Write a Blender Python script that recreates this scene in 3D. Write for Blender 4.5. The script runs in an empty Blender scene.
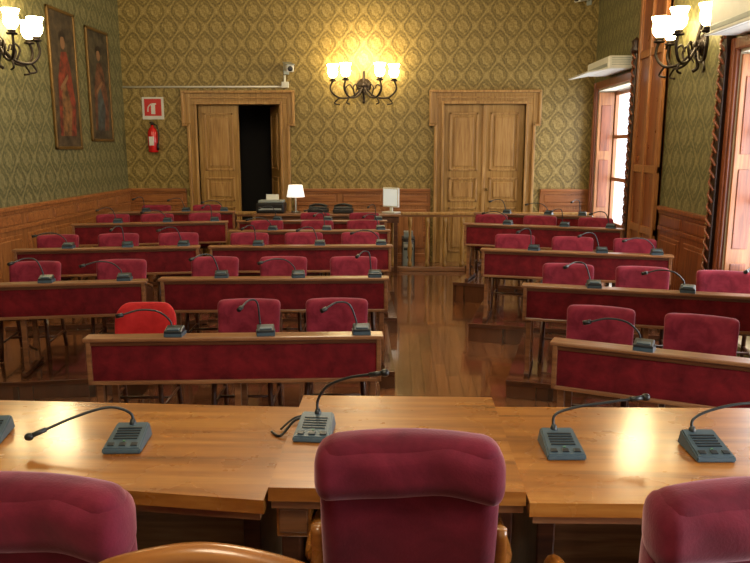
import bpy, bmesh, math, random
from mathutils import Vector, Matrix, Euler
random.seed(4)
D2R=math.radians
def lin(c):
    c=c/255.
    return c/12.92 if c<=.04045 else ((c+.055)/1.055)**2.4
def rgb(r,g,b): return (lin(r),lin(g),lin(b),1)

# ---------------------------------------------------------------- materials
class NT:
    def __init__(s,name):
        s.m=bpy.data.materials.new(name); s.m.use_nodes=True
        s.t=s.m.node_tree; s.n=s.t.nodes; s.l=s.t.links
        s.b=s.n['Principled BSDF']
    def inp(s,sock,v):
        if isinstance(v,bpy.types.NodeSocket): s.l.new(v,sock)
        elif v is not None: sock.default_value=v
    def M(s,op,a,b=None,c=None):
        n=s.n.new('ShaderNodeMath'); n.operation=op
        s.inp(n.inputs[0],a)
        if b is not None: s.inp(n.inputs[1],b)
        if c is not None: s.inp(n.inputs[2],c)
        return n.outputs[0]
    def coord(s,scale=(1,1,1),rot=(0,0,0)):
        tc=s.n.new('ShaderNodeTexCoord'); mp=s.n.new('ShaderNodeMapping')
        mp.inputs['Scale'].default_value=scale; mp.inputs['Rotation'].default_value=rot
        s.l.new(tc.outputs['Object'],mp.inputs['Vector']); return mp.outputs[0]
    def noise(s,vec,scale,detail=4,rough=.55,dist=0):
        n=s.n.new('ShaderNodeTexNoise'); s.l.new(vec,n.inputs['Vector'])
        n.inputs['Scale'].default_value=scale; n.inputs['Detail'].default_value=detail
        n.inputs['Roughness'].default_value=rough; n.inputs['Distortion'].default_value=dist
        return n.outputs[0]
    def ramp(s,fac,stops):
        n=s.n.new('ShaderNodeValToRGB'); s.l.new(fac,n.inputs[0])
        e=n.color_ramp.elements
        while len(e)<len(stops): e.new(.5)
        for i,(p,c) in enumerate(stops): e[i].position=p; e[i].color=c
        return n.outputs[0]
    def mix(s,f,a,b,mode='MIX'):
        n=s.n.new('ShaderNodeMix'); n.data_type='RGBA'; n.blend_type=mode
        s.inp(n.inputs[0],f); s.inp(n.inputs[6],a); s.inp(n.inputs[7],b); return n.outputs[2]
    def bump(s,h,strength=.3,dist=.01):
        n=s.n.new('ShaderNodeBump'); n.inputs['Strength'].default_value=strength
        n.inputs['Distance'].default_value=dist; s.l.new(h,n.inputs['Height'])
        s.l.new(n.outputs[0],s.b.inputs['Normal'])
    def base(s,col,rough=.5,metal=0,spec=None):
        s.inp(s.b.inputs['Base Color'],col); s.inp(s.b.inputs['Roughness'],rough)
        s.b.inputs['Metallic'].default_value=metal
        if spec is not None: s.b.inputs['Specular IOR Level'].default_value=spec
        return s.m

def plain(name,c,rough=.5,metal=0,var=.12):
    s=NT(name); v=s.coord()
    f=s.noise(v,9,3)
    d=tuple(x*(1-var*1.6) for x in c[:3])+(1,); l=tuple(min(1,x*(1+var)) for x in c[:3])+(1,)
    return s.base(s.ramp(f,[(.3,d),(.7,l)]),rough,metal)
def wood(name,dark,mid,light,rough=.35,axis=0,scale=1.0,coat=0):
    s=NT(name); sc=[16,16,16]; sc[axis]=1.1
    v=s.coord(tuple(x*scale for x in sc))
    f=s.noise(v,1.6,6,.62,.6)
    col=s.ramp(f,[(.28,dark),(.5,mid),(.72,light)])
    v2=s.coord((1,1,1)); f2=s.noise(v2,1.7,2)
    col=s.mix(s.M('MULTIPLY',f2,.45),col,dark)
    s.bump(f,.08,.004)
    rr=s.M('ADD',s.M('MULTIPLY',s.noise(v2,4,4),.16),rough-.08)
    s.base(col,rr)
    s.b.inputs['Coat Weight'].default_value=coat; s.b.inputs['Coat Roughness'].default_value=.14
    return s.m
def velvet(name,c,hi,rough=.85,sheen=.6,scale=14):
    s=NT(name); v=s.coord()
    f=s.noise(v,scale,4,.6,.4); f2=s.noise(v,160,2)
    col=s.ramp(f,[(.3,c),(.72,hi)])
    s.bump(s.M('ADD',f,s.M('MULTIPLY',f2,.3)),.22,.01)
    s.base(col,rough,0,.2)
    s.b.inputs['Sheen Weight'].default_value=sheen
    s.b.inputs['Sheen Roughness'].default_value=.4
    s.b.inputs['Sheen Tint'].default_value=(1,.6,.68,1)
    return s.m
def emis(name,c,st):
    s=NT(name); s.base(c,.4); s.b.inputs['Emission Color'].default_value=c
    s.b.inputs['Emission Strength'].default_value=st; return s.m
def wallpaper(name,ax,dark,mid,light):
    s=NT(name); tc=s.n.new('ShaderNodeTexCoord')
    sep=s.n.new('ShaderNodeSeparateXYZ'); s.l.new(tc.outputs['Object'],sep.inputs[0])
    nz=s.M('MULTIPLY',s.M('SUBTRACT',s.noise(tc.outputs['Object'],11,2),.5),.035)
    u=s.M('ADD',sep.outputs[ax],nz); w=s.M('ADD',sep.outputs[2],nz)
    a=s.M('MULTIPLY',u,2*math.pi/.42); b=s.M('MULTIPLY',w,2*math.pi/.54)
    S=s.M('ABSOLUTE',s.M('ADD',s.M('COSINE',a),s.M('COSINE',b)))
    q=s.M('MULTIPLY',s.M('SINE',s.M('MULTIPLY',a,3)),s.M('SINE',s.M('MULTIPLY',b,3)))
    q2=s.M('COSINE',s.M('MULTIPLY',a,6))
    line=s.M('SUBTRACT',1,s.M('MULTIPLY',S,3.2)); line=s.M('MAXIMUM',line,0)
    med=s.M('SUBTRACT',s.M('ADD',S,s.M('MULTIPLY',q,.55)),1.05); med=s.M('MINIMUM',s.M('MAXIMUM',s.M('MULTIPLY',med,2.2),0),1)
    rim=s.M('SINE',s.M('ADD',s.M('MULTIPLY',S,9),s.M('MULTIPLY',q2,.8)))
    fac=s.M('ADD',.34,s.M('ADD',s.M('MULTIPLY',line,.34),s.M('ADD',s.M('MULTIPLY',med,.28),s.M('MULTIPLY',rim,.10))))
    fine=s.noise(tc.outputs['Object'],38,4)
    fac=s.M('ADD',fac,s.M('MULTIPLY',s.M('SUBTRACT',fine,.5),1.1))
    col=s.ramp(fac,[(.1,dark),(.45,mid),(.9,light)])
    s.base(col,.5); return s.m
def parquet(name,rot=0,cols=None,rough=.22):
    s=NT(name); v=s.coord((1,1,1),(0,0,rot))
    br=s.n.new('ShaderNodeTexBrick'); s.l.new(v,br.inputs['Vector'])
    br.inputs['Scale'].default_value=1; br.inputs['Brick Width'].default_value=.75; br.inputs['Row Height'].default_value=.11
    br.inputs['Mortar Size'].default_value=.005; br.inputs['Mortar Smooth'].default_value=.1
    c=cols or (rgb(70,38,22),rgb(136,84,48),rgb(30,17,10))
    br.inputs['Color1'].default_value=c[0]; br.inputs['Color2'].default_value=c[1]; br.inputs['Mortar'].default_value=c[2]
    v2=s.coord((2,22,1),(0,0,rot)); g=s.noise(v2,2,5,.6,.3)
    col=s.mix(.35,br.outputs[0],s.ramp(g,[(.3,c[0]),(.7,c[1])]))
    s.bump(g,.04,.003)
    rr=s.M('ADD',s.M('MULTIPLY',s.noise(s.coord(),5,4),.16),rough-.08)
    s.base(col,rr); s.b.inputs['Coat Weight'].default_value=.8; s.b.inputs['Coat Roughness'].default_value=.06
    return s.m

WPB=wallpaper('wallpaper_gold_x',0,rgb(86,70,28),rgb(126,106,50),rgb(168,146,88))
WPS=wallpaper('wallpaper_shaded_y',1,rgb(66,64,36),rgb(96,92,56),rgb(136,128,88))  # same gold wallpaper, side-wall shade put into the darker, greyer green
W_ORG=wood('wood_orange',rgb(108,60,28),rgb(156,96,50),rgb(182,122,70),.35,0)
W_ORGV=wood('wood_orange_v',rgb(108,62,30),rgb(154,98,54),rgb(184,126,74),.35,2)
W_RED=wood('wood_red',rgb(86,40,20),rgb(132,70,38),rgb(158,92,54),.3,2)
W_DOOR=wood('wood_door',rgb(118,84,38),rgb(164,124,64),rgb(190,152,92),.4,2)
W_DOORF=wood('wood_doorframe',rgb(120,84,40),rgb(170,128,72),rgb(196,158,100),.4,2)
W_BENCH=wood('wood_bench',rgb(92,56,34),rgb(138,92,58),rgb(168,122,84),.32,0,1,.2)
W_BDARK=wood('wood_bench_dark',rgb(50,26,14),rgb(84,46,24),rgb(112,66,36),.4,0)
W_DESK=wood('wood_desk',rgb(108,60,18),rgb(158,98,38),rgb(188,130,62),.28,0,.6,.5)
W_DARK=wood('wood_dark',rgb(26,12,7),rgb(48,24,12),rgb(66,36,18),.4,2)
FLOOR=parquet('floor_parquet',D2R(90),None,.18)
PLAT=parquet('platform_parquet',0,(rgb(62,34,20),rgb(108,66,40),rgb(28,15,9)),.2)
PANEL=velvet('velvet_panel',rgb(76,6,13),rgb(118,22,30),.8,.2,9)
CHAIR=velvet('velvet_chair',rgb(98,20,36),rgb(138,42,60),.85,.3,10)
BIGCH=velvet('velvet_armchair',rgb(78,12,30),rgb(114,28,50),.8,.5,7)
REDCH=velvet('fabric_red',rgb(160,24,28),rgb(190,40,42),.7,.2,10)
MICG=plain('mic_plastic',rgb(62,80,92),.45,0,.1)
MICD=plain('mic_dark',rgb(24,30,36),.4)
BLACK=plain('black_plastic',rgb(14,14,15),.4)
IRON=plain('wrought_iron',rgb(40,30,22),.45,.6)
METAL=plain('steel',rgb(120,118,112),.3,.9)
WHITE=plain('white_plastic',rgb(206,206,198),.4,0,.04)
GREY=plain('grey_plastic',rgb(140,148,146),.4,0,.05)
PLASTER=plain('plaster',rgb(210,204,186),.8,0,.04)
REDP=plain('extinguisher_red',rgb(190,26,24),.25,0,.05)
SIGNR=plain('sign_red',rgb(190,40,36),.4,0,.05)
GOLD=plain('gilt',rgb(110,82,38),.4,.5)
BULB=emis('lamp_glass',(1,.80,.42,1),24)
SHADEM=emis('desk_lamp_shade',(1,.93,.8,1),1.0)
SCREEN=emis('screen',(.75,.85,.9,1),.25)
LIGHTC=plain('led_green',rgb(90,130,100),.4)
DARKVOID=plain('corridor_painted_dark',rgb(20,14,10),.8)  # darkness of the unlit room beyond the door is put into the colour

# ---------------------------------------------------------------- builder
class B:
    def __init__(s): s.bm=bmesh.new(); s.mats=[]; s.T=Matrix()
    def mi(s,m):
        if m not in s.mats: s.mats.append(m)
        return s.mats.index(m)
    def add(s,t,mat,smooth=False,M=None):
        i=s.mi(mat)
        for f in t.faces: f.material_index=i; f.smooth=smooth
        X=s.T@(M if M is not None else Matrix())
        bmesh.ops.transform(t,matrix=X,verts=t.verts)
        me=bpy.data.meshes.new('tmp'); t.to_mesh(me); t.free(); s.bm.from_mesh(me); bpy.data.meshes.remove(me)
    def box(s,lo,hi,mat,bev=0,M=None):
        t=bmesh.new(); bmesh.ops.create_cube(t,size=1)
        c=[(a+b)/2 for a,b in zip(lo,hi)]; d=[abs(b-a) for a,b in zip(lo,hi)]
        for v in t.verts: v.co=Vector((c[i]+v.co[i]*d[i] for i in range(3)))
        if bev>0: bmesh.ops.bevel(t,geom=t.edges[:],offset=min(bev,min(d)*.45),segments=2,affect='EDGES',profile=.5)
        s.add(t,mat,False,M)
    def rbox(s,c,half,r,mat,n=14,warp=None,M=None):
        t=bmesh.new(); bmesh.ops.create_cube(t,size=2)
        bmesh.ops.subdivide_edges(t,edges=t.edges[:],cuts=n,use_grid_fill=True)
        if not hasattr(r,'__len__'): r=(r,r,r)
        r=[min(r[i],half[i]) for i in range(3)]
        for v in t.verts:
            p=[]
            for i in range(3):
                a=v.co[i]
                a=math.copysign(abs(a)**.7,a) if abs(a)>1e-6 else 0
                p.append(a*half[i])
            inn=[max(-(half[i]-r[i]),min(half[i]-r[i],p[i])) for i in range(3)]
            d=Vector([(p[i]-inn[i])/r[i] for i in range(3)])
            if d.length>1e-6: d.normalize()
            q=Vector([inn[i]+d[i]*r[i] for i in range(3)])
            if warp: q=warp(q)
            v.co=q+Vector(c)
        s.add(t,mat,True,M)
    def prism(s,pts,z0,z1,mat,M=None):
        t=bmesh.new(); lo=[t.verts.new((x,y,z0)) for x,y in pts]; hi=[t.verts.new((x,y,z1)) for x,y in pts]
        n=len(pts); t.faces.new(lo[::-1]); t.faces.new(hi)
        for i in range(n): t.faces.new((lo[i],lo[(i+1)%n],hi[(i+1)%n],hi[i]))
        bmesh.ops.recalc_face_normals(t,faces=t.faces[:]); s.add(t,mat,False,M)
    def lathe(s,prof,mat,seg=20,M=None,smooth=True):
        t=bmesh.new(); rings=[]
        for r,z in prof:
            if r<1e-5: rings.append([t.verts.new((0,0,z))])
            else: rings.append([t.verts.new((r*math.cos(2*math.pi*k/seg),r*math.sin(2*math.pi*k/seg),z)) for k in range(seg)])
        for a,b in zip(rings,rings[1:]):
            for k in range(seg):
                k2=(k+1)%seg
                if len(a)==1 and len(b)==1: continue
                if len(a)==1: t.faces.new((a[0],b[k2],b[k]))
                elif len(b)==1: t.faces.new((a[k],a[k2],b[0]))
                else: t.faces.new((a[k],a[k2],b[k2],b[k]))
        bmesh.ops.recalc_face_normals(t,faces=t.faces[:]); s.add(t,mat,smooth,M)
    def tube(s,pts,r,mat,seg=8,sub=6,M=None,r2=None):
        P=[Vector(p) for p in pts]
        if len(P)>2:
            Q=[]
            for i in range(len(P)-1):
                p0=P[max(0,i-1)];p1=P[i];p2=P[i+1];p3=P[min(len(P)-1,i+2)]
                for k in range(sub):
                    u=k/sub
                    Q.append(.5*((2*p1)+(p2-p0)*u+(2*p0-5*p1+4*p2-p3)*u*u+(3*p1-p0-3*p2+p3)*u**3))
            Q.append(P[-1]); P=Q
        t=bmesh.new(); rings=[]; n=len(P); up=None
        for i,p in enumerate(P):
            d=(P[min(n-1,i+1)]-P[max(0,i-1)]).normalized()
            if up is None: up=d.orthogonal().normalized()
            up=(up-d*up.dot(d)).normalized(); sd=d.cross(up)
            rr=r if r2 is None else r+(r2-r)*i/(n-1)
            rings.append([t.verts.new(p+(up*math.cos(2*math.pi*k/seg)+sd*math.sin(2*math.pi*k/seg))*rr) for k in range(seg)])
        for a,b in zip(rings,rings[1:]):
            for k in range(seg): t.faces.new((a[k],a[(k+1)%seg],b[(k+1)%seg],b[k]))
        t.faces.new(rings[0][::-1]); t.faces.new(rings[-1])
        bmesh.ops.recalc_face_normals(t,faces=t.faces[:]); s.add(t,mat,True,M)
    def mesh(s,name):
        me=bpy.data.meshes.new(name); s.bm.to_mesh(me); s.bm.free()
        for m in s.mats: me.materials.append(m)
        return me
    def obj(s,name,loc=(0,0,0),rz=0): return put(s.mesh(name),name,loc,rz)
def put(me,name,loc=(0,0,0),rz=0,sc=1):
    o=bpy.data.objects.new(name,me); bpy.context.collection.objects.link(o)
    o.location=loc; o.rotation_euler=(0,0,rz); o.scale=(sc,sc,sc); return o
def T(x,y,z): return Matrix.Translation((x,y,z))
def RX(a): return Matrix.Rotation(a,4,'X')
def RY(a): return Matrix.Rotation(a,4,'Y')
def RZ(a): return Matrix.Rotation(a,4,'Z')

XL,XR,YB,YF,ZC=-4.85,3.32,13.0,-3.0,5.4
# ---------------------------------------------------------------- room shell
b=B(); b.box((XL-.3,YF-.3,-.2),(XR+.4,YB+.3,0),FLOOR); b.obj('floor')
b=B(); b.box((XL-.3,YF-.3,ZC),(XR+.4,YB+.3,ZC+.15),PLASTER); b.obj('ceiling')
DZ=2.76
LD=(-3.55,-2.09); RD=(.76,2.16)
b=B()
b.box((XL-.3,YB,0),(LD[0],YB+.3,ZC),WPB); b.box((LD[1],YB,0),(RD[0],YB+.3,ZC),WPB); b.box((RD[1],YB,0),(XR+.4,YB+.3,ZC),WPB)
b.box((LD[0],YB,DZ),(LD[1],YB+.3,ZC),WPB); b.box((RD[0],YB,DZ),(RD[1],YB+.3,ZC),WPB)
b.obj('wall_back')
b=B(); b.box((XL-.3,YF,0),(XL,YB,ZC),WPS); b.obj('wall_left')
b=B(); b.box((XL-.3,YF-.3,0),(XR+.4,YF,ZC),PLASTER); b.obj('wall_front')
WINS=[(.2,2.4),(5.3,7.55),(10.66,12.74)]; WZ=(.12,2.98)  # first window is unseen, added to bring fill light near the camera
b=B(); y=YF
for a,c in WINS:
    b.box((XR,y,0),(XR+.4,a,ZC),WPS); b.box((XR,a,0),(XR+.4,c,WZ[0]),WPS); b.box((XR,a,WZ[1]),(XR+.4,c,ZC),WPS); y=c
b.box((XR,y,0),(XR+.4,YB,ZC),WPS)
b.obj('wall_right')
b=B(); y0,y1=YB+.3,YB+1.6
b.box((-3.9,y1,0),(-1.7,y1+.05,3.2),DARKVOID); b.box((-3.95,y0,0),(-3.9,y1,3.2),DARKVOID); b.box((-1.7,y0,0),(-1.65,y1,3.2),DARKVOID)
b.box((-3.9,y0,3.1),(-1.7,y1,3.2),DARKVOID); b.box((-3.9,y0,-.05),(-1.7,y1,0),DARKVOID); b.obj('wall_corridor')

def wains(b,L,mat,mat2,zt=1.31):
    b.box((0,-.03,0),(L,-.001,zt-.03),mat)
    b.box((0,-.075,zt-.05),(L,-.001,zt),mat2,.008); b.box((0,-.05,zt-.09),(L,-.001,zt-.05),mat2,.006)
    b.box((0,-.05,zt-.30),(L,-.001,zt-.25),mat2,.006); b.box((0,-.06,0),(L,-.001,.16),mat2,.006)
    n=max(1,round(L/.75)); w=L/n
    for i in range(n):
        a=i*w+.07; c=(i+1)*w-.07
        for z0,z1 in ((.24,zt-.36),(zt-.235,zt-.11)):
            b.box((a,-.045,z0),(c,-.01,z1),mat2,.012)
            if z1-z0>.3: b.box((a+.05,-.052,z0+.05),(c-.05,-.01,z1-.05),mat,.01)
for x0,x1 in ((XL,-3.8),(-1.87,.54),(2.46,XR)):
    b=B(); b.T=T(x0,YB,0); wains(b,x1-x0,W_ORGV,W_ORG); b.obj('baseboard_back' )
b=B(); b.T=T(XL,YF,0)@RZ(D2R(90)); wains(b,YB-YF,W_ORGV,W_ORG); b.obj('baseboard_left')
for a,c in ((2.5,5.1),(7.78,9.36)):
    b=B(); b.T=T(XR,c,0)@RZ(D2R(-90)); wains(b,c-a,W_RED,W_RED); b.obj('baseboard_right')

# doors
def leaf(b,w,h,mat,mat2):
    b.box((0,-.025,0),(w,.025,h),mat,.004)
    for z0,z1 in ((.18,.98),(1.08,1.5),(1.62,h-.14)):
        for sd in (-1,1):
            y0,y1=(-.045,-.02) if sd<0 else (.02,.045)
            fr=.035; a,c=.1,w-.1
            b.box((a,y0,z0),(c,y1,z0+fr),mat2,.006); b.box((a,y0,z1-fr),(c,y1,z1),mat2,.006)
            b.box((a,y0,z0),(a+fr,y1,z1),mat2,.006); b.box((c-fr,y0,z0),(c,y1,z1),mat2,.006)
            b.box((a+.08,y0*.9,z0+.08),(c-.08,y1*.9,z1-.08),mat2,.008)
def frame(b,xa,xb):
    y0=-.10
    for s in (0,1):
        x0,x1=(xa-.17,xa) if s==0 else (xb,xb+.17)
        b.box((x0,y0+.05,0),(x1,.1,DZ),W_DOOR,.008)
        xo=x0 if s==0 else x1-.05
        b.box((xo,y0,0),(xo+.05,0,DZ-.33),W_DOORF,.01)
        xi=xa-.04 if s==0 else xb
        b.box((xi,y0+.01,0),(xi+.04,.05,DZ),W_DOORF,.006)
        ex0,ex1=(xa-.26,xa-.12) if s==0 else (xb+.12,xb+.26)
        b.box((ex0,y0+.04,DZ-.33),(ex1,0,DZ+.22),W_DOOR,.01)
        eo=ex0 if s==0 else ex1-.045
        b.box((eo,y0,DZ-.33),(eo+.045,0,DZ+.22),W_DOORF,.01)
        b.box((ex0,y0,DZ-.37),(ex1,0,DZ-.33),W_DOORF,.008)
    b.box((xa-.17,y0+.05,DZ),(xb+.17,.1,DZ+.22),W_DOOR,.006)
    b.box((xa-.26,y0,DZ+.19),(xb+.26,0,DZ+.235),W_DOORF,.01)
    b.box((xa-.04,y0+.01,DZ),(xb+.04,.05,DZ+.05),W_DOORF,.006)
    b.box((xa-.12,y0+.02,DZ+.1),(xb+.12,0,DZ+.125),W_DOORF,.005)
b=B(); b.T=T(0,YB,0); frame(b,*RD)
w=(RD[1]-RD[0])/2
b.T=T(RD[0],YB+.06,0); leaf(b,w-.004,DZ,W_DOOR,W_DOORF); b.T=T(RD[0]+w+.004,YB+.06,0); leaf(b,w-.004,DZ,W_DOOR,W_DOORF)
b.box((-.03,-.045,0),(.03,-.02,DZ),W_DOORF,.006)
b.lathe([(0,.0),(.02,.0),(.012,.03),(.025,.05),(.02,.07),(0,.075)],GOLD,12,T(.06,-.03,1.3)@RX(D2R(90)))
b.obj('door_2')
b=B(); b.T=T(0,YB,0); frame(b,*LD)
w=(LD[1]-LD[0])/2
b.T=T(LD[0],YB+.06,0); leaf(b,w-.02,DZ,W_DOOR,W_DOORF)
b.T=T(LD[1]-.02,YB+.1,0)@RZ(D2R(112)); leaf(b,w-.02,DZ,W_DOOR,W_DOORF)
b.obj('door_1')

# windows (right wall); the first is an added, unseen one
for i,(a,c) in enumerate(WINS):
    b=B(); z0,z1=WZ; xo=XR+.3
    b.box((XR,a,z0),(XR+.4,a+.03,z1),PLASTER); b.box((XR,c-.03,z0),(XR+.4,c,z1),PLASTER)
    b.box((XR,a,z1-.03),(XR+.4,c,z1),PLASTER); b.box((XR,a,z0),(XR+.4,c,z0+.03),PLASTER)
    m=(a+c)/2
    for p,q in ((a+.03,m),(m,c-.03)):
        for y0,y1 in ((p,p+.07),(q-.07,q)): b.box((xo-.03,y0,z0),(xo+.03,y1,z1),W_ORGV,.006)
        b.box((xo-.025,p,z0),(xo+.025,q,z0+.6),W_ORGV,.005)
        for zz in (z0+.6,z0+1.35,z0+2.05,z1-.1): b.box((xo-.025,p,zz),(xo+.025,q,zz+.06),W_ORGV,.005)
    cw=.11
    for y0,y1 in ((a-cw,a+.02),(c-.02,c+cw)):
        b.box((XR-.04,y0,0),(XR+.01,y1,z1+cw),W_RED,.01)
        b.box((XR-.06,y0+.03,0),(XR,y1-.03,z1+cw),W_RED,.01)
    b.box((XR-.05,a-cw,z1),(XR+.02,c+cw,z1+cw),W_RED,.01)
    b.box((XR+.0,c-.075,z0+.03),(XR+.26,c-.045,z1-.05),W_ORGV,.006)
    for q0,q1 in ((.15,.75),(.9,1.7),(1.85,2.6)): b.box((XR+.05,c-.085,z0+q0),(XR+.21,c-.07,z0+q1),W_RED,.006)
    b.obj('window_%d'%(i+1))
b=B()
b.box((XR-.05,9.45,0),(XR-.001,10.5,ZC),W_RED,.01)
for y0,y1 in ((9.45,9.53),(10.38,10.46),(9.94,10.0)): b.box((XR-.09,y0,0),(XR-.001,y1,ZC),W_ORGV,.01)
for z in (0,.9,1.7,3.2): b.box((XR-.08,9.45,z),(XR-.001,10.46,z+.1),W_ORGV,.01)
b.obj('trim_1')
for i,yy in enumerate((10.55,7.7)):
    b=B(); b.box((XR-.1,yy-.06,0),(XR-.08,yy+.06,3.35),W_DARK,.005); b.box((XR-.08,yy-.04,0),(XR-.001,yy+.04,3.35),W_DARK,.005)
    for j in range(26):
        z=.1+j*.125
        b.tube([(XR-.1,yy-.04,z),(XR-.125,yy-.02,z+.05),(XR-.125,yy+.02,z+.08),(XR-.1,yy+.04,z+.13)],.014,W_RED,6,4)
        b.tube([(XR-.1,yy+.04,z),(XR-.12,yy+.03,z+.03),(XR-.12,yy,z+.01)],.010,GOLD,6,3)
    b.lathe([(.0,0),(.06,0),(.08,.05),(.05,.1),(.07,.16),(.0,.22)],W_DARK,14,T(XR-.09,yy,3.3))
    b.obj('trim_%d'%(i+2))

# ---------------------------------------------------------------- platforms & benches
BEN=[
 ((-1.92,4.27),(-.11,4.41),.88,.10,1.78),
 ((-2.03,6.04),(-.10,6.15),.93,.15,1.85),
 ((-2.08,7.86),(-.09,8.0),.96,.18,1.6),
 ((-2.2,9.35),(-.13,9.5),.96,.18,1.2),
 ((-2.33,10.4),(-.19,10.5),.985,.20,.84),
 ((-4.10,5.57),(-2.13,5.94),.93,.15,1.85),
 ((-4.0,7.37),(-2.16,7.72),.98,.20,1.85),
 ((-4.3,9.42),(-2.35,9.87),1.03,.25,1.6),
 ((-4.4,10.95),(-2.55,11.2),1.05,.27,.72),
 ((.93,4.30),(2.65,3.57),.88,.10,1.85),
 ((1.02,5.92),(2.9,5.44),.92,.14,1.85),
 ((.87,7.68),(2.70,7.24),.97,.19,1.95),
 ((.86,9.72),(2.76,9.08),1.03,.25,1.5),
 ((1.12,10.95),(2.72,10.45),1.06,.28,.85),
]
pb=B()
for k,((x0,y0),(x1,y1),zt,pl,de) in enumerate(BEN):
    L=math.hypot(x1-x0,y1-y0); an=math.atan2(y1-y0,x1-x0); h=zt-pl
    b=B()
    b.box((-.015,-.018,h-.024),(L+.015,.105,h),W_BENCH,.006)
    b.box((0,-.006,h-.05),(L,.02,h-.024),W_BDARK,.003)
    b.box((.03,.004,h-.275),(L-.03,.018,h-.048),PANEL)
    b.box((0,-.008,h-.30),(L,.022,h-.275),W_BENCH,.005)
    for xx in (0,L-.03): b.box((xx,-.008,h-.30),(xx+.03,.022,h-.024),W_BENCH,.005)
    b.box((0,.018,h-.30),(L,.032,h-.03),W_BDARK)
    b.box((0,0,0),(L,.36,.022),W_BENCH,.005,T(0,.10,h-.05)@RX(D2R(-15)))
    b.box((0.02,.03,h-.22),(L-.02,.36,h-.2),W_BDARK)
    for xx in (0,L-.025): b.prism([(.03,-.28),(.42,-.28),(.42,-.15),(.11,-.06),(.03,-.03)],0,.025,W_BDARK,T(xx,0,h)@Matrix(((0,0,1,0),(1,0,0,0),(0,1,0,0),(0,0,0,1))))
    n=3 if L>1.4 else 2
    for i in range(n):
        xx=.05+(L-.1)*i/(n-1)
        for yy in (.07,.36): b.box((xx-.02,yy-.02,.03),(xx+.02,yy+.02,h-.27),W_BENCH,.004)
        b.box((xx-.022,-.03,0),(xx+.022,.46,.035),W_BDARK,.006)
        b.tube([(xx,.07,.25),(xx,.36,.12)],.01,W_BDARK,6)
    o=b.obj('councillor_bench',(x0,y0,pl+.012),an)
    xa=-.1; xb=L+.08
    if k in(0,1,2,3,4): xb=L+.06; xa=-.02
    z_=pl+k*.0007
    M=T(x0,y0,0)@RZ(an)
    pts=[M@Vector(p+(0,)) for p in ((xa,-.14),(xb,-.14),(xb,de),(xa,de))]
    pts=[(min(p.x,XR-.13),p.y) for p in pts]
    pb.T=Matrix(); pb.prism(pts,0.001,z_,PLAT)
    pb.T=M
    pb.box((xa-.002,-.155,z_-.035),(xb-.005,-.139,z_+.003),W_BDARK)
pb.T=Matrix(); pb.obj('seating_platform')

# chairs
def chair_mesh(mat,wide=.225,rnd=.035,top=0,hh=.185,zc=.645):
    b=B()
    def wp(q):
        x,y,z=q
        y+= -.6*x*x+.10*(z/.4)
        z+= -x*x*.10*(1 if z>0 else 0)
        return Vector((x*(1+.03*(z/.2)),y,z))
    b.rbox((0,.20,zc),(wide,.040,hh),(rnd,.036,rnd+top),mat,14,wp)
    b.rbox((0,-.03,.44),(.225,.235,.05),(.05,.06,.045),mat,10)
    b.box((-.2,-.2,.36),(.2,.17,.395),W_BDARK,.005)
    for sx in (-1,1):
        b.tube([(sx*.19,-.2,.38),(sx*.205,-.23,0)],.018,W_BDARK,8)
        b.tube([(sx*.19,.25,.72),(sx*.2,.2,.4),(sx*.205,.27,0)],.018,W_BDARK,8)
        b.tube([(sx*.2,-.215,.16),(sx*.205,.23,.16)],.011,W_BDARK,8)
    b.tube([(-.2,.0,.16),(.2,.0,.16)],.011,W_BDARK,8)
    return b.mesh('council_chair')
CM=chair_mesh(CHAIR)
CH=[(-1.09,5.0,.10,4),(-.45,5.05,.10,4),
 (-1.78,6.75,.15,3),(-1.12,6.78,.15,3),(-.44,6.8,.15,3),
 (-1.80,8.5,.18,3),(-1.14,8.55,.18,3),(-.46,8.6,.18,3),
 (-1.85,9.98,.18,3),(-1.15,10.0,.18,3),(-.5,10.05,.18,3),
 (-1.3,10.98,.2,0),(-.55,11.0,.2,0),
 (-3.36,6.40,.15,10),(-2.60,6.55,.15,10),
 (-3.9,8.05,.20,10),(-3.25,8.2,.20,10),(-2.57,8.3,.20,10),
 (-4.05,10.1,.25,12),(-3.45,10.2,.25,12),(-2.8,10.35,.25,12),
 (-3.9,11.5,.27,8),(-3.1,11.6,.27,8),
 (1.35,4.85,.10,-20),(1.93,4.6,.10,-24),(2.6,4.3,.10,-24),
 (1.51,6.5,.14,-14),(2.14,6.35,.14,-14),(2.78,6.15,.14,-14),
 (1.30,8.35,.19,-13),(1.93,8.15,.19,-13),(2.58,8.0,.19,-13),
 (1.25,10.25,.25,-18),(1.9,10.05,.25,-18),(2.6,9.8,.25,-18)]
for x,y,z,a in CH: put(CM,'council_chair',(x,y,z+.012),D2R(a+random.uniform(-2,2)))
RM=chair_mesh(REDCH,.222,.10,.04,.175,.635); put(RM,'red_chair',(-1.84,4.95,.112),D2R(3))

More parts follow.
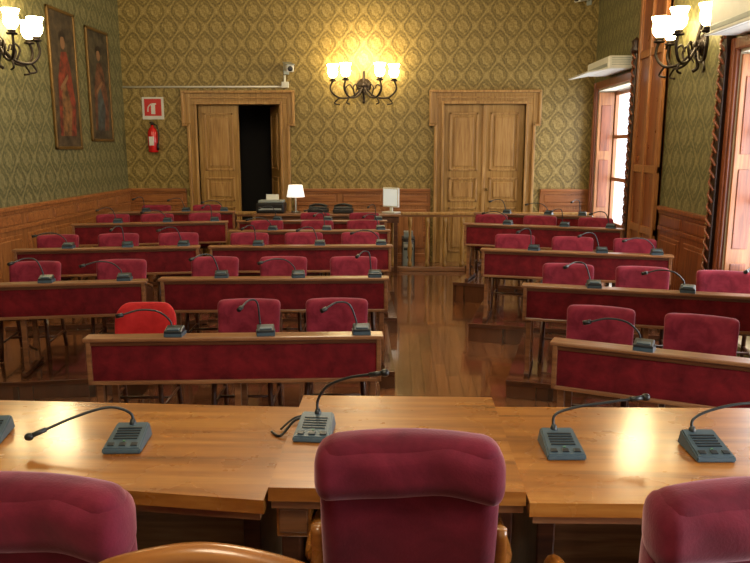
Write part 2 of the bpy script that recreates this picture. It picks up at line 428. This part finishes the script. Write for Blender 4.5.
def mic_small(var):
    b=B()
    b.prism([(-.055,-.05),(.055,-.05),(.06,.05),(-.06,.05)],0,.022,MICG)
    b.box((-.055,-.045,0),(.055,.05,.04),MICD,.008,T(0,0,.008)@RX(D2R(14)))
    b.box((-.038,-.03,.038),(.038,.0,.055),MICG,.004,T(0,0,0)@RX(D2R(14)))
    e=(-.30,-.04,.14) if var==0 else ((-.22,-.08,.18) if var==1 else (-.14,-.1,.2))
    pts=[(-.03,.03,.03),(-.035,.04,.08),(e[0]*.35,.03,e[2]*.95+.01),(e[0]*.7,0,e[2]+.02),e]
    b.tube(pts,.006,MICD,7)
    d=Vector(e)-Vector(pts[-2])
    b.tube([e,Vector(e)+d.normalized()*.045],.014,BLACK,9)
    return b.mesh('desk_microphone')
MS=[mic_small(i) for i in range(3)]
for k,(st,en,zt,pl,de) in enumerate(BEN):
    st=Vector(st); en=Vector(en); L=(en-st).length
    fr=[.28,.62,.96] if k<5 else ([.3,.62,.93] if k<9 else [.3,.66,.94])
    if k==0: fr=[.31,.62,.95]
    if k==9: fr=[.29,.68]
    an=math.atan2((en-st).y,(en-st).x)
    for j,t in enumerate(fr):
        p=st+(en-st)*t+Vector((-math.sin(an),math.cos(an)))*.045
        p.x-=.03
        put(MS[(k+j*2)%3 if not(k==0 and j==0) else 0],'desk_microphone',(p.x,p.y,zt+.013),an+D2R(random.uniform(-8,8)))

# ---------------------------------------------------------------- dais + presidency desk
b=B(); b.box((XL+.08,YF+.01,.001),(XR-.1,3.1,.25),PLAT); b.box((XL+.08,3.08,.22),(XR-.1,3.13,.256),W_BENCH,.005); b.obj('dais_platform')
def desk(pts,zt,legs,th=.045):
    b=B(); b.prism(pts,zt-th,zt,W_DESK)
    cx=sum(p[0] for p in pts)/len(pts); cy=sum(p[1] for p in pts)/len(pts)
    ins=[(cx+(x-cx)*.985,cy+(y-cy)*.96) for x,y in pts]
    b.prism(ins,zt-th-.03,zt-th,W_BENCH)
    x0=min(p[0] for p in ins)+.02; x1=max(p[0] for p in ins)-.02; y1=max(p[1] for p in ins)-.03
    b.box((x0,y1-.03,.258),(x1,y1,zt-th-.02),W_BENCH,.004)
    n=max(1,round((x1-x0)/.6)); w=(x1-x0)/n
    for i in range(n): b.box((x0+i*w+.05,y1-.004,.36),(x0+(i+1)*w-.05,y1+.01,zt-.16),PANEL,.004)
    for lx in legs:
        b.box((lx-.03,cy-.20,.258),(lx+.03,y1-.03,zt-th-.02),W_BDARK,.006)
        b.box((lx-.045,cy-.22,.258),(lx+.045,y1-.03,.30),W_BDARK,.01)
    return b
b=desk([(-2.35,2.2),(-1.28,2.13),(-.36-.045,2.03),(-.405,2.83),(-1.67,2.87),(-2.35,2.9)],1.0,(-2.2,-1.4,-.5)); b.obj('presidency_desk')
b=desk([(.395,2.04),(1.0,2.05),(2.35,2.15),(2.35,2.92),(1.43,2.88),(.395,2.86)],1.0,(.5,1.45,2.2)); b.obj('presidency_desk')
b=desk([(-.395,2.055),(.36,2.05),(.385,2.05),(.385,2.89),(-.395,2.89)],1.03,(-.35,.34))
b.box((-.38,2.10,.84),(-.27,2.5,.96),W_DESK,.006); b.box((-.37,2.09,.86),(-.28,2.105,.94),W_BENCH,.004)
b.obj('presidency_desk')

def bigmic(loc,rz,path):
    b=B()
    t=bmesh.new(); w,d=.068,.088
    P=[(-w,-d,0),(w,-d,0),(w*.95,d,0),(-w*.95,d,0),(-w*.96,-d*.95,.02),(w*.96,-d*.95,.02),(w*.85,d*.9,.055),(-w*.85,d*.9,.055)]
    V=[t.verts.new(p) for p in P]
    for f in ((0,1,2,3),(4,5,6,7),(0,1,5,4),(1,2,6,5),(2,3,7,6),(3,0,4,7)): t.faces.new([V[i] for i in f])
    bmesh.ops.recalc_face_normals(t,faces=t.faces[:]); bmesh.ops.bevel(t,geom=t.edges[:],offset=.005,segments=2,affect='EDGES')
    b.add(t,MICG)
    S=T(0,0,.0385)@RX(math.atan2(.035,.163))
    for r in range(5): b.box((-.042,-.03+r*.016,.0),(.042,-.024+r*.016,.003),MICD,0,S)
    for c in (-.04,0,.04): b.box((c-.012,-.072,.0),(c+.012,-.052,.004),MICD,.002,S)
    b.box((-.004,-.046,.0),(.004,-.041,.004),LIGHTC,0,S)
    b.lathe([(0,0),(.015,0),(.013,.015),(.008,.03),(0,.03)],MICD,12,T(path[0][0],path[0][1],path[0][2]-.012))
    b.tube(path,.0052,MICD,8,8)
    d_=(Vector(path[-1])-Vector(path[-2])).normalized()
    b.tube([Vector(path[-1])-d_*.02,Vector(path[-1])+d_*.03],.009,MICD,10)
    q=Vector(path[-1])+d_*.04
    b.rbox(q,(.016,.014,.014),.014,BLACK,6)
    b.obj('conference_microphone',loc,rz)
bigmic((-.965,2.43,1.001),D2R(4),[(0,.07,.05),(-.01,.075,.09),(-.08,.06,.118),(-.19,.03,.095),(-.295,-.02,.06)])
bigmic((-.30,2.48,1.031),D2R(-3),[(0,.07,.05),(0,.075,.10),(.04,.06,.16),(.12,.04,.20),(.215,.01,.225)])
bigmic((.57,2.43,1.001),D2R(2),[(-.01,.07,.05),(-.005,.08,.10),(.07,.09,.125),(.19,.10,.14),(.29,.11,.15)])
bigmic((1.07,2.43,1.001),D2R(2),[(-.02,.07,.05),(-.015,.08,.09),(.05,.09,.12),(.16,.10,.14),(.30,.11,.14)])
bigmic((-1.50,2.48,1.001),D2R(10),[(0,.07,.05),(-.01,.075,.10),(-.09,.07,.14),(-.22,.03,.13),(-.34,-.02,.1)])
b=B(); b.tube([(-.31,2.585,1.038),(-.34,2.61,1.038),(-.385,2.57,1.045),(-.43,2.51,1.008),(-.47,2.55,1.008)],.005,BLACK,8); b.tube([(-.30,2.60,1.038),(-.33,2.64,1.038),(-.39,2.61,1.04),(-.44,2.57,1.008)],.004,BLACK,8); b.obj('microphone_cable')

def armchair():
    b=B()
    def wp(q):
        x,y,z=q
        k=(z+.33)/.66
        x*=(.96+.04*k)
        y+= -.35*x*x + (-.10)*(k-.5)
        if z>0: z+= .02-.25*x*x
        return Vector((x,y-.004*math.sin(z*25),z))
    b.rbox((0,0,.72),(.238,.062,.33),(.05,.055,.05),BIGCH,20,wp)
    def wr(q):
        x,y,z=q
        return Vector((x,y-.35*x*x-.045+.003*math.sin(x*31+z*20),z+.022-.22*x*x+.005*math.sin(x*19)))
    b.rbox((0,-.005,.955),(.246,.074,.080),(.038,.068,.062),BIGCH,22,wr)
    b.rbox((0,.30,.42),(.25,.27,.075),(.08,.08,.07),BIGCH,12)
    b.box((-.24,.05,.30),(.24,.54,.355),W_BENCH,.01)
    for s in (-1,1):
        b.tube([(s*.25,0.02,.68),(s*.275,.08,.645),(s*.28,.3,.625),(s*.275,.42,.6),(s*.275,.45,.55)],.022,W_DESK,10)
        b.tube([(s*.275,.43,.58),(s*.27,.42,.45),(s*.25,.44,.3)],.022,W_DESK,10)
        b.tube([(s*.245,-.02,.78),(s*.25,.0,.6),(s*.245,.06,.3)],.02,W_DESK,10)
        b.tube([(s*.24,.50,.32),(s*.25,.53,0)],.024,W_BENCH,10,r2=.016)
        b.tube([(s*.24,.05,.32),(s*.25,-.05,0)],.024,W_BENCH,10,r2=.016)
    return b.mesh('upholstered_armchair')
AM=armchair()
put(AM,'upholstered_armchair',(.03,1.84,.256),D2R(0))
put(AM,'upholstered_armchair',(-.83,1.55,.256),D2R(-4))
put(AM,'upholstered_armchair',(.78,1.58,.256),D2R(7))
b=B()
b.tube([(-.21,0,1.03),(-.18,0,1.085),(-.1,0,1.115),(0,0,1.13),(.1,0,1.115),(.18,0,1.085),(.21,0,1.03)],.022,W_DESK,10)
b.tube([(-.12,-.02,1.09),(-.05,-.02,1.07),(0,-.02,1.10),(.05,-.02,1.07),(.12,-.02,1.09)],.012,W_DESK,8)
for s in (-1,1):
    b.tube([(s*.21,0,1.04),(s*.22,.0,.7),(s*.23,.03,.42),(s*.24,-.03,0)],.02,W_DESK,10)
    b.tube([(s*.23,.32,.42),(s*.235,.34,0)],.02,W_DESK,10)
    b.tube([(s*.2,0,1.05),(s*.225,0,1.085),(s*.25,0,1.07),(s*.235,0,1.04)],.012,W_DESK,8)
b.rbox((0,.0,.80),(.18,.025,.2),(.05,.024,.05),BIGCH,10)
b.rbox((0,.16,.44),(.24,.17,.045),(.06,.06,.04),BIGCH,10)
b.box((-.22,-.01,.55),(.22,.02,.59),W_DESK,.006)
b.obj('carved_wooden_chair',(-.32,1.09,.256),D2R(0))

# ---------------------------------------------------------------- balustrade
b=B(); x0,x1=-3.9,3.1
b.box((x0,-.05,.93),(x1,.05,.98),W_DOORF,.012); b.box((x0,-.035,.90),(x1,.035,.93),W_BENCH,.006); b.box((x0,-.05,0),(x1,.05,.07),W_BENCH,.01)
n=int((x1-x0)/.28)
prof=[(0,.07),(.036,.07),(.036,.14),(.022,.17),(.034,.25),(.04,.34),(.03,.48),(.02,.6),(.026,.66),(.02,.70),(.032,.76),(.036,.82),(.036,.90),(0,.90)]
for i in range(n+1): b.lathe(prof,W_DOOR,10,T(x0+.06+i*(x1-x0-.12)/n,0,0))
b.obj('balustrade',(0,12.05,.001))

# clerk table & equipment
TZ=1.0
b=B(); b.box((-2.3,11.42,.96),(.02,11.9,1.0),W_BENCH,.006); b.box((-2.27,11.45,.86),(-.01,11.87,.96),W_BDARK,.004)
for x in (-2.2,-1.1,-.06):
    for y in (11.48,11.84): b.box((x-.03,y-.03,.002),(x+.03,y+.03,.87),W_BDARK,.004)
b.obj('clerk_table')
b=B(); b.lathe([(0,0),(.08,0),(.08,.015),(.015,.03),(.012,.26),(0,.26)],METAL,16); b.lathe([(.0,.44),(.11,.44),(.145,.25),(.135,.25),(.10,.43)],SHADEM,20); b.obj('table_lamp',(-1.66,11.66,TZ+.001))
b=B(); b.box((-.22,-.16,0),(.22,.16,.16),BLACK,.02); b.box((-.18,-.18,.05),(.18,-.15,.08),GREY,.006); b.box((-.2,-.1,.16),(.2,.14,.2),GREY,.015); b.box((-.1,.02,.2),(.1,.05,.3),WHITE,.004,RX(D2R(-15))); b.obj('printer',(-2.05,11.66,TZ+.001))
for x in (-1.3,-.9):
    b=B(); b.box((-.16,-.14,0),(.16,.14,.07),BLACK,.015); b.box((-.14,-.13,.07),(.14,.05,.10),MICD,.01); b.tube([(-.14,.02,.1),(-.05,0,.13),(.05,0,.13),(.14,.02,.1)],.02,BLACK,8); b.obj('telephone',(x,11.66,TZ+.001))
b=B(); b.box((-.12,-.08,0),(.12,.1,.02),WHITE,.006); b.box((-.025,0,.02),(.025,.03,.12),WHITE,.004); b.box((-.15,-.02,.09),(.15,.03,.40),WHITE,.012); b.box((-.13,-.024,.115),(.13,-.018,.375),SCREEN); b.obj('computer_monitor',(-.14,11.66,TZ+.001),D2R(-35))
b=B(); b.box((-.09,-.2,.03),(.09,.2,.46),GREY,.012); b.box((-.075,-.206,.32),(.075,-.198,.36),MICD,.003); b.box((-.075,-.206,.38),(.075,-.198,.42),WHITE,.003); b.box((-.02,-.206,.18),(.02,-.198,.22),MICD,.003)
b.box((-.08,-.18,0),(.08,.18,.03),BLACK)
b.box((-.11,-.22,.5),(.11,.22,.52),MICD,.004); b.box((-.11,-.22,0),(-.095,-.2,.5),MICD); b.box((.095,-.22,0),(.11,-.2,.5),MICD); b.box((-.11,.2,0),(-.095,.22,.5),MICD); b.box((.095,.2,0),(.11,.22,.5),MICD)
b.box((-.08,-.1,.52),(.08,.12,.62),GREY,.01)
b.obj('computer_tower',(.15,12.4,0.002))

# ---------------------------------------------------------------- wall objects
def tulip(b,M):
    b.lathe([(0,-.02),(.03,-.02),(.035,0),(.02,.01),(0,.01)],IRON,12,M)
    b.lathe([(.0,.01),(.035,.015),(.06,.05),(.066,.09),(.058,.13),(.078,.18),(.073,.18),(.05,.13),(.0,.12)],BULB,16,M)
def sconce():
    b=B()
    b.lathe([(0,0),(.10,0),(.085,.02),(.05,.04),(.03,.08),(0,.09)],IRON,18,T(0,-.001,-.06)@RX(D2R(90)))
    b.tube([(0,-.02,.12),(0,-.05,.02),(0,-.06,-.12),(0,-.04,-.24),(0,-.08,-.28)],.016,IRON,8)
    for x,y in ((-.40,-.14),(-.22,-.30),(.22,-.30),(.40,-.14)):
        b.tube([(0,-.05,-.06),(x*.35,y*.4-.03,-.2),(x*.8,y*.85,-.22),(x*1.08,y*1.05,-.12),(x,y,.0)],.013,IRON,8)
        b.tube([(x*.5,y*.5,-.2),(x*.6,y*.6,-.1),(x*.45,y*.5,-.05),(x*.36,y*.42,-.11)],.010,IRON,6)
        b.tube([(x*.8,y*.85,-.22),(x*.95,y*.95,-.29),(x*.78,y*.8,-.31)],.010,IRON,6)
        b.lathe([(0,0),(.045,.005),(.05,.02),(.02,.02),(0,.02)],IRON,12,T(x,y,-.02))
        tulip(b,T(x,y,.02))
    for a in range(6): b.tube([(0,-.05,-.1),(.07*math.cos(a),-.08,-.1+.07*math.sin(a)),(.11*math.cos(a+.5),-.06,-.1+.11*math.sin(a+.5))],.012,IRON,6,r2=.004)
    return b.mesh('wall_sconce')
SM=sconce()
def lamp(loc,en,size=.25,col=(1,.78,.44)):  # serves the wall sconces and the added fill lamps
    l=bpy.data.lights.new('sconce_or_fill_light','POINT'); l.energy=en; l.color=col; l.shadow_soft_size=size
    o=bpy.data.objects.new('sconce_or_fill_light',l); bpy.context.collection.objects.link(o); o.location=loc; return o
for (x,y,z),rz,dx,e in (((-.63,YB,3.15),0,(0,-.3),66),((XL,8.9,3.33),90,(.3,0),42),((XR,8.45,3.22),-90,(-.3,0),42)):
    put(SM,'wall_sconce',(x,y,z),D2R(rz),1.3); lamp((x+dx[0]*1.6,y+dx[1]*1.6,z+.42),e,.2)

b=B()
b.lathe([(0,0),(.075,0),(.085,.02),(.085,.34),(.06,.41),(.025,.44),(.025,.47),(0,.47)],REDP,20)
b.lathe([(.0,.47),(.03,.47),(.03,.5),(0,.51)],BLACK,12); b.box((-.02,-.09,.49),(.02,.03,.52),BLACK,.005); b.box((-.018,-.1,.53),(.018,.02,.545),BLACK,.004)
b.tube([(.03,0,.48),(.09,-.02,.45),(.12,-.03,.3),(.10,-.04,.14)],.011,BLACK,8); b.tube([(.10,-.04,.16),(.095,-.045,.04)],.018,BLACK,8,r2=.024)
b.box((-.04,-.088,.12),(.04,-.08,.27),WHITE,.002); b.box((-.02,.06,.2),(.02,.098,.36),METAL)
b.obj('fire_extinguisher',(-4.33,12.9,1.94))
b=B(); b.box((-.19,-.012,-.19),(.19,-.001,.19),WHITE,.003); b.box((-.15,-.016,-.13),(.15,-.012,.16),SIGNR)
b.box((-.03,-.02,-.1),(.04,-.016,.06),WHITE); b.box((-.02,-.02,.06),(.06,-.016,.085),WHITE); b.tube([(-.03,-.018,.07),(-.08,-.018,.02),(-.09,-.018,-.06)],.01,WHITE,6); b.obj('fire_extinguisher_sign',(-4.33,YB,2.70))
b=B(); b.tube([(XL+.01,YB-.02,3.06),(-2.0,YB-.02,3.06)],.015,WHITE,8); b.tube([(-2.0,YB-.02,3.06),(-2.0,YB-.02,3.25)],.018,WHITE,8); b.box((-2.05,YB-.06,3.04),(-1.93,YB-.002,3.14),WHITE,.006); b.obj('cable_conduit')
def cam(loc,rz):
    b=B(); b.box((-.05,-.02,-.08),(.05,0,.08),GREY,.01); b.tube([(0,-.02,0),(0,-.12,.02)],.018,GREY,8)
    b.box((-.065,-.32,.0),(.065,-.02,.12),WHITE,.015,T(0,-.02,.0)@RX(D2R(12))); b.lathe([(0,0),(.045,0),(.045,.03),(.028,.035),(0,.03)],BLACK,14,T(0,-.335,-.01)@RX(D2R(102)))
    b.box((-.075,-.36,.12),(.075,0,.13),GREY,.004,T(0,-.02,.0)@RX(D2R(12)))
    b.obj('security_camera',loc,rz)
cam((-1.97,YB-.025,3.34),D2R(20)); cam((3.15,YB-.05,4.44),D2R(-50))

def painting(name,y0,y1,z0,z1,robe,robe2,bg):
    b=B(); w=y1-y0; h=z1-z0; b.T=T(XL+.003,y0,z0)@RZ(D2R(90))
    f=.045
    b.box((0,-.04,0),(w,0,f),GOLD,.01); b.box((0,-.04,h-f),(w,0,h),GOLD,.01); b.box((0,-.04,0),(f,0,h),GOLD,.01); b.box((w-f,-.04,0),(w,0,h),GOLD,.01)
    b.box((f,-.02,f),(w-f,-.005,h-f),bg)
    def blob(pts,mat,y):
        t=bmesh.new(); vs=[t.verts.new((px*w,y,pz*h)) for px,pz in pts]; t.faces.new(vs); b.add(t,mat)
    blob([(.2,.1),(.8,.1),(.85,.35),(.72,.62),(.62,.71),(.42,.70),(.25,.5)],robe,-.022)
    blob([(.3,.1),(.6,.1),(.7,.3),(.5,.5),(.35,.4)],robe2,-.024)
    blob([(.5+.085*math.cos(a*.52),.77+.05*math.sin(a*.52)) for a in range(12)],SKINP,-.024)
    blob([(.38,.79),(.42,.84),(.52,.86),(.6,.83),(.61,.77),(.56,.81),(.46,.81)],HAIRP,-.026)
    blob([(.3,.45),(.6,.55),(.62,.52),(.33,.42)],SKINP,-.026)
    b.obj(name)
SKINP=plain('paint_skin',rgb(130,92,60),.5); HAIRP=plain('paint_hair',rgb(36,24,16),.5)
painting('framed_painting',10.28,11.13,2.0,3.95,plain('paint_red',rgb(116,42,24),.5,0,.5),plain('paint_ochre',rgb(120,82,44),.5,0,.5),plain('paint_bg',rgb(70,56,38),.5,0,.5))
painting('framed_painting',11.52,12.38,2.12,3.87,plain('paint_brown',rgb(96,58,36),.5,0,.5),plain('paint_blue',rgb(62,68,64),.5,0,.5),plain('paint_bg2',rgb(70,60,42),.5,0,.5))

def ac(y0,y1,z0,z1,dep,tray=.16):
    b=B(); b.box((XR-dep,y0,z0),(XR-.002,y1,z1),WHITE,.03); b.box((XR-dep-.004,y0+.05,z0+.04),(XR-dep+.02,y1-.05,z0+.09),GREY,.005)
    for i in range(4): b.box((XR-dep+.05,y0-.003,z0+.06+i*.03),(XR-.05,y0+.01,z0+.07+i*.03),GREY)
    b.box((-tray,y0+.02,-.01),(.1,y1-.02,.01),WHITE,.004,T(XR-dep,0,z0+.01)@RY(D2R(-10)))
    b.obj('air_conditioner')
ac(10.9,12.1,3.13,3.32,.36,.3); ac(6.5,7.5,3.10,3.5,.34,.05)

b=B(); b.tube([(0,0,1.04),(0,0,0)],.015,IRON,8); b.lathe([(0,-.1),(.06,-.05),(.03,.05),(.08,.12),(.02,.2),(0,.2)],IRON,16)
for i in range(8):
    a=i*math.pi/4; c,s_=math.cos(a),math.sin(a)
    b.tube([(0,0,0),(.25*c,.25*s_,-.1),(.5*c,.5*s_,-.05),(.55*c,.55*s_,.08)],.012,IRON,8); tulip(b,T(.55*c,.55*s_,.1))
me=b.mesh('added_chandelier')
put(me,'added_chandelier',(-.6,.4,4.35)); put(me,'added_chandelier',(-.6,6.6,4.35))  # unseen chandeliers, added overhead to carry fill light

# ---------------------------------------------------------------- lights
def area(loc,rot,sx,sy,en,col,name):
    l=bpy.data.lights.new(name,'AREA'); l.shape='RECTANGLE'; l.size=sx; l.size_y=sy; l.energy=en; l.color=col
    o=bpy.data.objects.new(name,l); bpy.context.collection.objects.link(o); o.location=loc; o.rotation_euler=rot; return o
for i,(a,c) in enumerate(WINS):
    area((XR+.6,(a+c)/2,1.7),(0,D2R(90),0),3.0,2.3,[330,180,120][i],(.98,.98,1),'daylight')  # first lamp is fill through the added, unseen window
for y,e in ((.4,220),(6.6,250)): lamp((-.6,y,4.3),e,.6,(1,.87,.64)).name='fill_light'  # point lamps added as room fill, at the unseen chandeliers
w=bpy.data.worlds.new('World'); bpy.context.scene.world=w; w.use_nodes=True
w.node_tree.nodes['Background'].inputs[0].default_value=(.9,.95,1,1); w.node_tree.nodes['Background'].inputs[1].default_value=2.0

cd=bpy.data.cameras.new('Camera'); co=bpy.data.objects.new('Camera',cd); bpy.context.collection.objects.link(co)
cd.sensor_width=36; cd.lens=36*730/750; cd.clip_start=.05
co.location=(0,0,2.05); co.rotation_euler=(D2R(90-10.515),0,D2R(1.929))
bpy.context.scene.camera=co
sc=bpy.context.scene; sc.view_settings.view_transform='Standard'; sc.view_settings.look='None'; sc.view_settings.exposure=0
